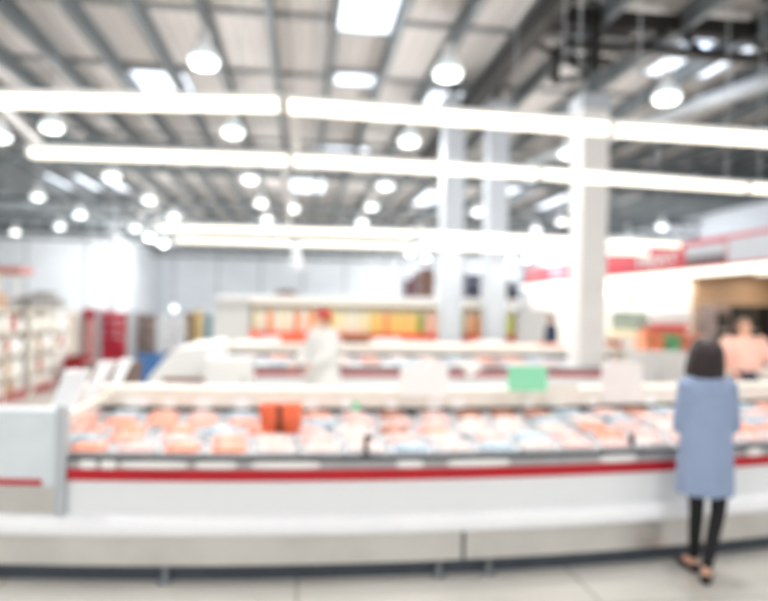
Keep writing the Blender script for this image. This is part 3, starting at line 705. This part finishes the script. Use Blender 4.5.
pallet(404, 418, 273, dk, 2.36, 0, 'plum-coloured pallet load left of the first pale column')
pallet(419, 434, 268, dk, 2.36, 1, 'umber pallet load touching the first pale column')
pallet(465, 481, 262, dk+.5, 2.36, 2, 'dark slate pallet load between the two pale columns')
pallet(507, 519, 280, dk+.9, 2.36, 2, 'dark pallet load right of the pale columns under the red sign')
rk2 = thing('low_racking', 'far low rack at left centre carrying brown sacks', 'racking', (atD(262, 300, 36).x, atD(262, 300, 36).y, 0), -TH)
for i in range(3):
    for yv in (0, 1): MB().box(i*1.3-.05, i*1.3+.05, yv, yv+.1, 0, 2.05).build('upright', MATS['rack_blue_grey'], rk2)
MB().box(-.05, 2.65, 0, 1.1, 2.05, 2.15).build('shelf_beam', MATS['rack_blue_grey'], rk2)
c = atD(286, 300, 36.5); g = MB(); g.smooth = True
for dx, dz, rr in ((-.45, .14, .3), (0, .15, .36), (.45, .14, .3), (-.2, .34, .3), (.2, .34, .3)): g.ball((dx, 0, dz+.02), rr, 1.1, .9, .5)
tag(g.build('brown_sack_heap', mat('brown_sack', (120, 78, 78), .8, noise=.25), loc=(c.x, c.y, 2.16)), 'low brown heap of sacks on the far low rack', 'sacks', kind='stuff')
a = atD(4, 272, 14); block('red_banner_box', -14, 20, 267, 277, 14, .5, 'faded red box high at the left edge above the shelving', 'box', HPINK, z0=2.35)
o = shelving(atD(-14, 272, 14).x+.45, 13.6, 15.4, 2.33, 'taller back shelving at the left edge under the faded red box', 4)

# ------------------------------------------------------------------ right department wall
XW = 13.0
Ya, Yb = 8.0, 36.4
tag(MB().box(XW+.3, XW+.5, 20.8, Yb, 0, 3.2).build('wall_department', TILE), kind='structure')
tag(MB().box(XW+5.5, XW+5.7, Ya, 20.8, 0, 3.2).box(XW+.5, XW+5.5, 20.6, 20.8, 0, 3.2).build('wall_bakery', TAN), kind='structure')
tag(MB().box(XW+.05, XW+5.6, Ya, Yb+.0, 3.2, 3.26).build('trim_soffit', TAN), kind='structure')
tag(MB().box(XW+.2, XW+8, Ya, Yb, 3.27, 4.15).build('wall_upper_right', mat('upper_block', (188, 192, 196), .7, noise=.03)), kind='structure')
tag(MB().box(21.4, 21.7, 0, 61.9, 0, HC-.02).build('wall_right', mat('grey_blue_wall', (226, 232, 240), .7, noise=.04)), kind='structure')
# fascia
t = thing('department_fascia', 'long red department fascia sign slanting along the right side', 'sign', (XW, 0, 0))
def yat(px): return atX(px, 260, XW).y
MB().box(0, .18, Ya, Yb, 3.24, 4.2).build('fascia_board', SIGNRED, t, bevel=.01)
def panel(nm, pxa, pxb, z0, z1, m_):
    y0, y1 = sorted((yat(pxa), yat(pxb))); return MB().box(-.03, -.001, y0, y1, z0, z1).build(nm, m_, t, bevel=.005)
panel('silver_panel', 728, 900, 3.34, 4.08, SIGNGREY); panel('silver_panel', 686, 726, 3.66, 4.02, SIGNGREY); panel('charcoal_panel', 686, 726, 3.36, 3.65, SIGNDARK)
panel('silver_panel', 551, 566, 3.45, 4.0, mat('sign_lavender', (150, 152, 168), .5, noise=.05))
def text(s, yc, z0, h, wtot, m_, nm='lettering'):
    cu_ = bpy.data.curves.new('t', 'FONT'); cu_.body = s; cu_.size = 1; cu_.extrude = .01; cu_.align_x = 'CENTER'; cu_.align_y = 'BOTTOM_BASELINE' if False else 'BOTTOM'; cu_.offset = .02
    o = bpy.data.objects.new('t', cu_); C.objects.link(o); dg = bpy.context.evaluated_depsgraph_get(); me = bpy.data.meshes.new_from_object(o.evaluated_get(dg)); bpy.data.objects.remove(o)
    xs = [v.co.x for v in me.vertices]; ys = [v.co.y for v in me.vertices]; sx = wtot/(max(xs)-min(xs)); sy = h/(max(ys)-min(ys)); my = min(ys)
    for v in me.vertices: x_, y_, z_ = v.co; v.co = (-.02-z_, yc-x_*sx, z0+(y_-my)*sy)
    me.materials.append(m_); q = bpy.data.objects.new(nm, me); C.objects.link(q); q.parent = t; return q
ya_, yb_ = yat(678), yat(638)
text('MEAT', (ya_+yb_)/2, 3.5, .42, abs(yb_-ya_), CARD)
# light trough under the fascia
for i, (y0, y1) in enumerate([(8.2, 15.5), (15.6, 23), (23.1, 30.5), (30.6, 36.3)]):
    t2 = thing('trough_light', ORD[i]+' trough light under the red fascia counting from the near right end', 'light fixture', (XW-.12, 0, 0), 0, 'trough lights under the fascia')
    g = MB(); g.box(-.1, .1, y0, y1, 2.98, 3.2); g.build('lit_trough', TUBE, t2, bevel=.04)
    MB().box(-.11, .115, y0, y1, 3.201, 3.235).build('housing', HOUS, t2)
    l = bpy.data.lights.new('trough_glow', 'AREA'); l.shape = 'RECTANGLE'; l.size = .2; l.size_y = y1-y0; l.energy = 60; l.color = (1, .96, .9)
    o = bpy.data.objects.new('trough_glow', l); C.objects.link(o); o.location = (XW+.1, (y0+y1)/2, 2.95)
for i, (y0, y1) in enumerate([(9.5, 14.5), (15, 20)]):
    t2 = thing('trough_light', ('nearer', 'farther')[i]+' ceiling light inside the tan bakery recess', 'light fixture', (XW+2.4, 0, 0), 0, 'lights in the bakery recess')
    MB().box(-.15, .15, y0, y1, 3.1, 3.16).build('lit_trough', TUBE, t2); MB().box(-.17, .17, y0-.02, y1+.02, 3.161, 3.199).build('housing', HOUS, t2)
    l = bpy.data.lights.new('bakery_glow', 'AREA'); l.shape = 'RECTANGLE'; l.size = .3; l.size_y = y1-y0; l.energy = 70; l.color = (1, .9, .78)
    o = bpy.data.objects.new('bakery_glow', l); C.objects.link(o); o.location = (XW+2.4, (y0+y1)/2, 3.08)
# service window on the tiled wall
y0, y1 = sorted((atX(612, 320, XW+.25).y, atX(656, 320, XW+.25).y))
t = thing('service_window', 'grey-green glazed service window in the white tiled wall', 'window', (XW+.25, 0, 0))
MB().box(-.02, .04, y0, y1, 1.02, 1.78).build('glass_pane', mat('grey_green_glass', (150, 160, 148), .15, noise=.25, nscale=2), t)
g = MB(); g.box(-.05, .04, y0-.1, y0, .95, 1.85); g.box(-.05, .04, y1, y1+.1, .95, 1.85); g.box(-.05, .04, y0, y1, 1.78, 1.85); g.build('frame', CARD, t)
MB().box(-.4, .04, y0-.4, y1+.4, .8, .94).build('yellow_ledge', mat('pale_yellow_ledge', (244, 224, 176), .5, noise=.06), t, bevel=.02)
p = atX(629, 296, XW+.25); o = MB().box(-.02, .04, -.28, .28, -.3, .3, ch=0).build('wall_notice', mat('peach_notice', (246, 206, 170), .6, noise=.1), loc=(XW+.24, p.y, p.z)); tag(o, 'small peach notice high on the white tiled wall', 'notice')
# ovens in the recess
for px, w, lab in ((14.75, .95, 'dark oven left of the peach-shirted man in the tan recess'), (16.2, 1.3, 'dark oven right of the peach-shirted man in the tan recess'), (13.85, .6, 'grey-brown oven at the inner corner of the tan recess')):
    t = thing('bakery_oven', lab, 'oven', (px, 19.65, 0), 0, 'ovens in the bakery recess')
    MM = TRUSS if px > 14 else GRB
    MB().box(-w/2, w/2, 0, .9, .1, 2.05).build('cabinet', MM, t, bevel=.02)
    MB().box(-w/2+.1, w/2-.1, -.03, -.001, .9, 1.8).build('door', BLACK, t, bevel=.01)
    MB().box(-w/2+.1, w/2-.1, -.08, -.05, 1.2, 1.24).box(-w/2+.12, -w/2+.15, -.05, -.03, 1.2, 1.24).box(w/2-.15, w/2-.12, -.05, -.03, 1.2, 1.24).build('handle', STEEL, t)
    g = MB()
    for sx in (-1, 1):
        for sy in (.08, .82): g.box(sx*(w/2-.1)-.03, sx*(w/2-.1)+.03, sy-.03, sy+.03, 0, .1)
    g.build('feet', BLACK, t)

# produce stand (orange and green, white sign with red band)
d = 13.0; p = atD(676, 350, 12.6)
t = thing('produce_stand', 'display stand with orange bins and puffy white sign behind the woman', 'display stand', (p.x, p.y, 0), -TH)
MB().box(-.65, .65, 0, .7, 0, .95).build('base', mat('stand_grey', (206, 204, 202), .5, noise=.03), t, bevel=.02)
for j, (xc, m_, w) in enumerate(((-.4, mat('stand_orange', (246, 170, 130), .5, noise=.1), .36), (.0, mat('leaf_green', (130, 206, 150), .6, noise=.2), .18), (.38, mat('salmon_bin', (240, 158, 130), .5, noise=.1), .44))):
    g = MB(); g.loft([[(xc-w/2*s_, .05, z), (xc+w/2*s_, .05, z), (xc+w/2*s_, .6, z), (xc-w/2*s_, .6, z)] for s_, z in ((.9, .951), (1, 1.32), (.92, 1.32), (.84, .99))]); g.build('bin', m_, t)
MB().box(-.45, .48, .62, .66, .951, 1.45).build('back_board', mat('peach_board', (244, 170, 140), .6, noise=.05), t)
g = MB(); g.smooth = True
for dx, rr in ((-.16, .2), (.05, .24), (.28, .22), (.42, .15)): g.ball((dx+.05, .6, 1.68), rr, 1, .35, .9)
g.build('puffy_sign', CARD, t)
MB().box(-.3, .5, .5, .55, 1.4, 1.5).build('red_band', mat('soft_red', (224, 80, 84), .5, noise=.05), t)
block('grey_cabinet', 634, 690, 352, 374, 9.9, .35, 'pale grey cabinet behind the near case left of the woman', 'cabinet', mat('cab_grey', (212, 211, 209), .5, noise=.03), z0=0)

block('pale_counter', 712, 900, 372, 390, 9.6, .8, 'pale counter behind the peach-shirted man at the right edge', 'counter', CREAM, z0=0)
# ------------------------------------------------------------------ people
def remesh(o, vox, sm=6):
    r = o.modifiers.new('fuse', 'REMESH'); r.mode = 'VOXEL'; r.voxel_size = vox; r.use_smooth_shade = True
    s = o.modifiers.new('soft', 'SMOOTH'); s.iterations = sm; s.factor = .5
def ell(z, cx_, cy_, rx, ry, n=28, rip=0, ph=0):
    return [(cx_+(rx+rip*math.sin(7*a+ph))*math.cos(a), cy_+(ry+rip*math.sin(7*a+ph))*math.sin(a), z) for a in [2*PI*j/n for j in range(n)]]
def hand(g, w, d, up, side):
    """w wrist, d direction of the fingers, up back-of-hand normal, side +1/-1 where the thumb is"""
    w = Vector(w); d = Vector(d).normalized(); up = Vector(up).normalized(); s = d.cross(up).normalized()*side; up = up*1
    for k_ in range(5): 
        q = w+d*(.02+.015*k_)
        g.cap(q-s*.022, .016, q+s*.022, .016)
    for i, (o_, L) in enumerate(((-.03, .06), (-.01, .072), (.011, .076), (.032, .07))):
        b = w+d*.085+s*o_; m1 = b+d*L*.5-up*.004; e = m1+d*L*.4-up*.022
        g.cap(b, .009, m1, .0085); g.cap(m1, .0085, e, .007)
    b = w+d*.03+s*.03; m1 = b+s*.028+d*.025-up*.01; e = m1+d*.03+s*.006-up*.01; g.cap(b, .012, m1, .010); g.cap(m1, .010, e, .008)
def head(g, c, tilt=0, s=1, yaw=0):
    """face towards +Y before yaw"""
    M = Matrix.Translation(c) @ Matrix.Rotation(yaw, 4, 'Z') @ Matrix.Rotation(-tilt, 4, 'X') @ Matrix.Scale(s, 4); h = MB()
    h.ball((0, -.008, .03), .078, .95, 1.18, 1.05, 20, 14); h.ball((0, .018, -.03), .062, .95, 1.05, 1.25, 18, 12)
    h.cap((0, .088, -.002), .010, (0, .102, -.030), .013)   # nose
    h.ball((0, .082, -.062), .02, 1.25, .6, .5); h.ball((0, .066, -.095), .024, 1.1, .8, .8)  # lips, chin
    h.ball((0, .075, .028), .03, 1.7, .5, .35)  # brow
    for q in (-1, 1): h.ball((q*.077, -.008, -.008), .03, .35, .7, 1.05)
    g.add([M @ Vector(v) for v in h.v], h.f); return M
def person(name, label, loc, rz, J, top, legs, topm, legm, shoem, hairfn, garment, skinm=SKIN, head_tilt=0, head_yaw=0, legcloth=True, hip_r=.12, group=None):
    t = thing(name, label, 'person', loc, rz, group)
    g = MB(); V = Vector
    g.cap(J['pelvis'], .11, J['chest'], .115); g.ball(J['pelvis'], .125, 1.2, .9, .9); g.ball(J['chest'], .13, 1.2, .85, 1.1)
    for s in 'LR':
        g.cap(J['hip'+s], .068, J['knee'+s], .042); g.cap(J['knee'+s], .042, J['ank'+s], .03)
        a = V(J['ank'+s]); f = V(J['toe'+s]); g.cap((a.x, a.y, a.z-.02), .034, tuple(f), .024); g.cap(tuple(a+V((0, 0, -.04))), .03, tuple(a.lerp(f, .5)+V((0, 0, -.005))), .03)
        g.cap(J['neck'], .06, J['sh'+s], .05); g.cap(J['sh'+s], .046, J['el'+s], .034); g.cap(J['el'+s], .034, J['wr'+s], .022)
        dw = (V(J['wr'+s])-V(J['el'+s])).normalized(); hand(g, J['wr'+s], dw, V((0, 0, 1)) if abs(dw.z) < .7 else V((0, 1, 0)), (1 if s == 'L' else -1))
    g.cap(J['neck'], .05, (J['head'][0], J['head'][1]-.015, J['head'][2]-.06), .045)
    Mh = head(g, J['head'], head_tilt, 1, head_yaw)
    remesh(g.build('body', skinm, t), .007, 4)
    for q in (-1, 1):
        e = MB(); e.smooth = True; e.ball(tuple(Mh @ V((q*.031, .079, .008))), .010); e.build('eye', EYE, t)
    # trousers
    g = MB(); g.ball(J['pelvis'], .14, 1.22, .92, .9)
    for s in 'LR': g.cap(J['hip'+s], .098 if legcloth != True else .072, J['knee'+s], .05 if legcloth is True else .07); a = V(J['knee'+s]).lerp(V(J['ank'+s]), .92); g.cap(J['knee'+s], .05 if legcloth is True else .07, tuple(a), .037 if legcloth is True else .06)
    remesh(g.build('trousers' if legcloth != True else 'leggings', legm, t), .012, 4)
    for s in 'LR':
        a = V(J['ank'+s]); f = V(J['toe'+s]); g = MB(); hd = (f-a); hd.z = 0; hd.normalize()
        g.cap(tuple(a+V((0, 0, -.055))-hd*.02), .036, tuple(f+V((0, 0, -.004))), .034); g.box(-.03, .03, -.03, .03, -.01, .0, Matrix.Translation((a.x, a.y, .012)))
        remesh(g.build('shoe', shoem, t), .008, 3)
    garment(t, J); hairfn(t, Mh)
    return t
def J_default(h=1.72, w=1.0):
    k_ = h/1.72; P = lambda x, y, z: (x*w*k_, y*k_, z*k_)
    return dict(pelvis=P(0, 0, .95), chest=P(0, 0, 1.28), neck=P(0, -.01, 1.45), head=P(0, .01, 1.60),
                hipL=P(-.09, 0, .90), kneeL=P(-.10, .02, .50), ankL=P(-.11, 0, .09), toeL=P(-.13, .15, .035),
                hipR=P(.09, 0, .90), kneeR=P(.10, .02, .50), ankR=P(.11, 0, .09), toeR=P(.13, .15, .035),
                shL=P(-.18, 0, 1.41), elL=P(-.24, .02, 1.12), wrL=P(-.22, .18, .95), shR=P(.18, 0, 1.41), elR=P(.24, .02, 1.12), wrR=P(.22, .18, .95))
# the woman
H0 = (2.70, 4.0)
w_px = atD(706, 337, 4.33)
J = dict(pelvis=(0.01, .0, .84), chest=(.0, .0, 1.15), neck=(-.005, .0, 1.33), head=(-.005, .03, 1.475),
         hipL=(-.07, 0, .80), kneeL=(-.035, .04, .45), ankL=(-.03, .08, .085), toeL=(-.06, .19, .035),
         hipR=(.105, 0, .80), kneeR=(.066, -.04, .44), ankR=(-.045, -.11, .085), toeR=(.02, -.02, .035),
         shL=(-.135, .0, 1.265), elL=(-.15, .05, 1.0), wrL=(-.07, .24, .95), shR=(.145, .0, 1.265), elR=(.19, .03, 1.0), wrR=(.10, .21, .93))
def tunic(t, J):
    g = MB(); rr = []
    for z, cx_, cy_, rx, ry, rp in ((.55, .0, .0, .176, .135, .013), (.62, .0, .0, .18, .14, .011), (.75, .0, .0, .178, .137, .008), (.9, 0, 0, .17, .13, .004), (1.02, 0, 0, .16, .122, .003), (1.15, 0, 0, .165, .12, 0), (1.25, 0, 0, .16, .105, 0), (1.31, 0, 0, .11, .08, 0), (1.345, -.003, 0, .06, .06, 0)):
        rr.append(ell(z, cx_, cy_, rx, ry, 42, rp, .6))
    g.loft(rr)
    for s in (-1, 1): g.cap((s*.045, -.005, 1.305), .05, (s*.14, 0, 1.265), .062)
    for s in 'LR': g.cap(J['sh'+s], .06, J['el'+s], .056); w = Vector(J['el'+s]).lerp(Vector(J['wr'+s]), .85); g.cap(J['el'+s], .05, tuple(w), .038)
    remesh(g.build('tunic', DENIM, t), .009, 4)
    g = MB(); g.loft([ell(z, -.003, 0, r, r*.95, 24) for z, r in ((1.325, .068), (1.36, .062), (1.362, .056), (1.33, .058))]); g.build('collar', DENIM, t)
def bob(t, Mh):
    g = MB(); rr = []
    for z, rx, ry, cy_ in ((-.155, .10, .07, -.03), (-.15, .125, .10, -.03), (-.10, .13, .115, -.025), (-.04, .118, .115, -.02), (.02, .11, .115, -.018), (.07, .098, .105, -.012), (.105, .07, .08, -.008), (.122, .025, .03, -.005)):
        rr.append([tuple(Mh @ Vector((x, y, zz_))) for x, y, zz_ in ell(z, 0, cy_, rx, ry, 30, .003)])
    # open the front by pulling front vertices back behind the face
    out = []
    for r_ in rr:
        q = []
        for v in r_:
            l = Mh.inverted() @ Vector(v)
            if l.z < .055 and l.y > .035: l.y = .035
            q.append(tuple(Mh @ l))
        out.append(q)
    g.loft(out); o = g.build('hair', HAIR, t); s = o.modifiers.new('s', 'SUBSURF'); s.levels = 1; s.render_levels = 1
    for p in o.data.polygons: p.use_smooth = True
loc = atD(707, 575, 4.28); 
person('person', 'woman in blue chambray tunic and black leggings standing at the meat case, seen from behind', (2.69, 4.02-.06, 0), math.radians(-6), J, None, None, DENIM, LEGG, BLACK, bob, tunic, head_tilt=-.22)

# worker in white
def coat(rmat, z0, flare=.0, sleeve=.92, hd=1.0):
    def f(t, J):
        g = MB(); k_ = J['head'][2]/1.60; rr = []
        for z, rx, ry in ((z0, .19+flare, .14+flare), (z0+.15, .19+flare*.6, .145+flare*.5), (.95 if z0 < .8 else z0+.2, .18, .14), (1.15, .19, .14), (1.3, .2, .14), (1.4, .18, .12), (1.45, .11, .09), (1.49, .065, .065)): rr.append(ell(z*k_, 0, 0, rx*hd, ry*hd, 36, .003))
        g.loft(rr)
        for s in 'LR': g.cap(J['sh'+s], .065*hd, J['el'+s], .058*hd); w = Vector(J['el'+s]).lerp(Vector(J['wr'+s]), sleeve); g.cap(J['el'+s], .055*hd, tuple(w), .042*hd) if sleeve > .1 else None
        remesh(g.build('coat' if z0 < .8 else 'shirt', rmat, t), .012, 4)
    return f
def capf(m_, brim=True):
    def f(t, Mh):
        g = MB(); g.smooth = True; r_ = []
        for z, rx, ry in ((.02, .088, .108), (.07, .09, .11), (.11, .078, .095), (.135, .04, .05), (.142, .01, .01)): r_.append([tuple(Mh @ Vector(v)) for v in ell(z, 0, -.008, rx, ry, 24)])
        g.loft(r_); 
        if brim: g.loft([[tuple(Mh @ Vector(v)) for v in ell(z, 0, .10, .07, .065, 20)] for z in (.022, .034)])
        g.build('cap', m_, t)
        g = MB(); g.smooth = True; g.loft([[tuple(Mh @ Vector(v)) for v in ell(z, 0, -.035, rx, ry, 20)] for z, rx, ry in ((-.05, .06, .05), (-.02, .082, .08), (.025, .085, .082))]); g.build('hair', HAIR, t)
    return f
Jw = J_default(1.70); Jw['elL'] = (-.25, .1, 1.13); Jw['wrL'] = (-.2, .36, .98); Jw['elR'] = (.25, .08, 1.13); Jw['wrR'] = (.18, .34, .98)
p = atD(323, 350, 8.7)
person('person', 'worker in white coat and red cap standing between the two meat cases', (p.x, p.y, 0), math.radians(128), Jw, None, None, COAT, COAT, BLACK, capf(CAPR), coat(COAT, .55, .05, .8, 1.35), head_tilt=-.25, legcloth='loose')
def shorthair(m_):
    def f(t, Mh):
        g = MB(); g.smooth = True; r_ = []
        for z, rx, ry, cy_ in ((-.05, .06, .04, -.055), (-.01, .08, .08, -.035), (.04, .085, .096, -.018), (.085, .08, .09, -.012), (.115, .055, .065, -.01), (.128, .015, .02, -.01)): r_.append([tuple(Mh @ Vector(v)) for v in ell(z, 0, cy_, rx, ry, 24, .002)])
        g.loft(r_); g.build('hair', m_, t)
    return f
Jp = J_default(1.69, 1.22); Jp['elL'] = (-.33, .06, 1.16); Jp['wrL'] = (-.40, .25, 1.0); Jp['elR'] = (.34, .04, 1.16); Jp['wrR'] = (.3, .27, 1.02)
p = atD(744, 350, 8.45)
person('person', 'man in peach shirt and navy trousers behind the near case, right edge', (p.x, p.y, 0), math.radians(172), Jp, None, None, PEACH, NAVY, BLACK, shorthair(mat('light_brown_hair', (150, 120, 96), .6, noise=.2)), coat(PEACH, 1.03, .0, .3, 1.28), head_tilt=-.2, legcloth='loose')
Jn = J_default(1.68)
p = atD(551, 350, 15.8)
person('person', 'distant shopper in navy jacket just left of the tall column', (p.x, p.y, 0), math.radians(60), Jn, None, None, NAVY, NAVY, BLACK, shorthair(HAIR), coat(NAVY, .82, .02, .9, 1.1), legcloth='loose')

# ------------------------------------------------------------------ world and view
w = bpy.data.worlds.new('w'); bpy.context.scene.world = w; w.use_nodes = True
b = w.node_tree.nodes['Background']; b.inputs['Color'].default_value = (.9, .95, 1, 1); b.inputs['Strength'].default_value = .5
vs = bpy.context.scene.view_settings; vs.view_transform = 'Standard'; vs.look = 'None'; vs.gamma = 1; vs.use_curve_mapping = False; vs.exposure = 0.5
bpy.context.scene.cycles.max_bounces = 6
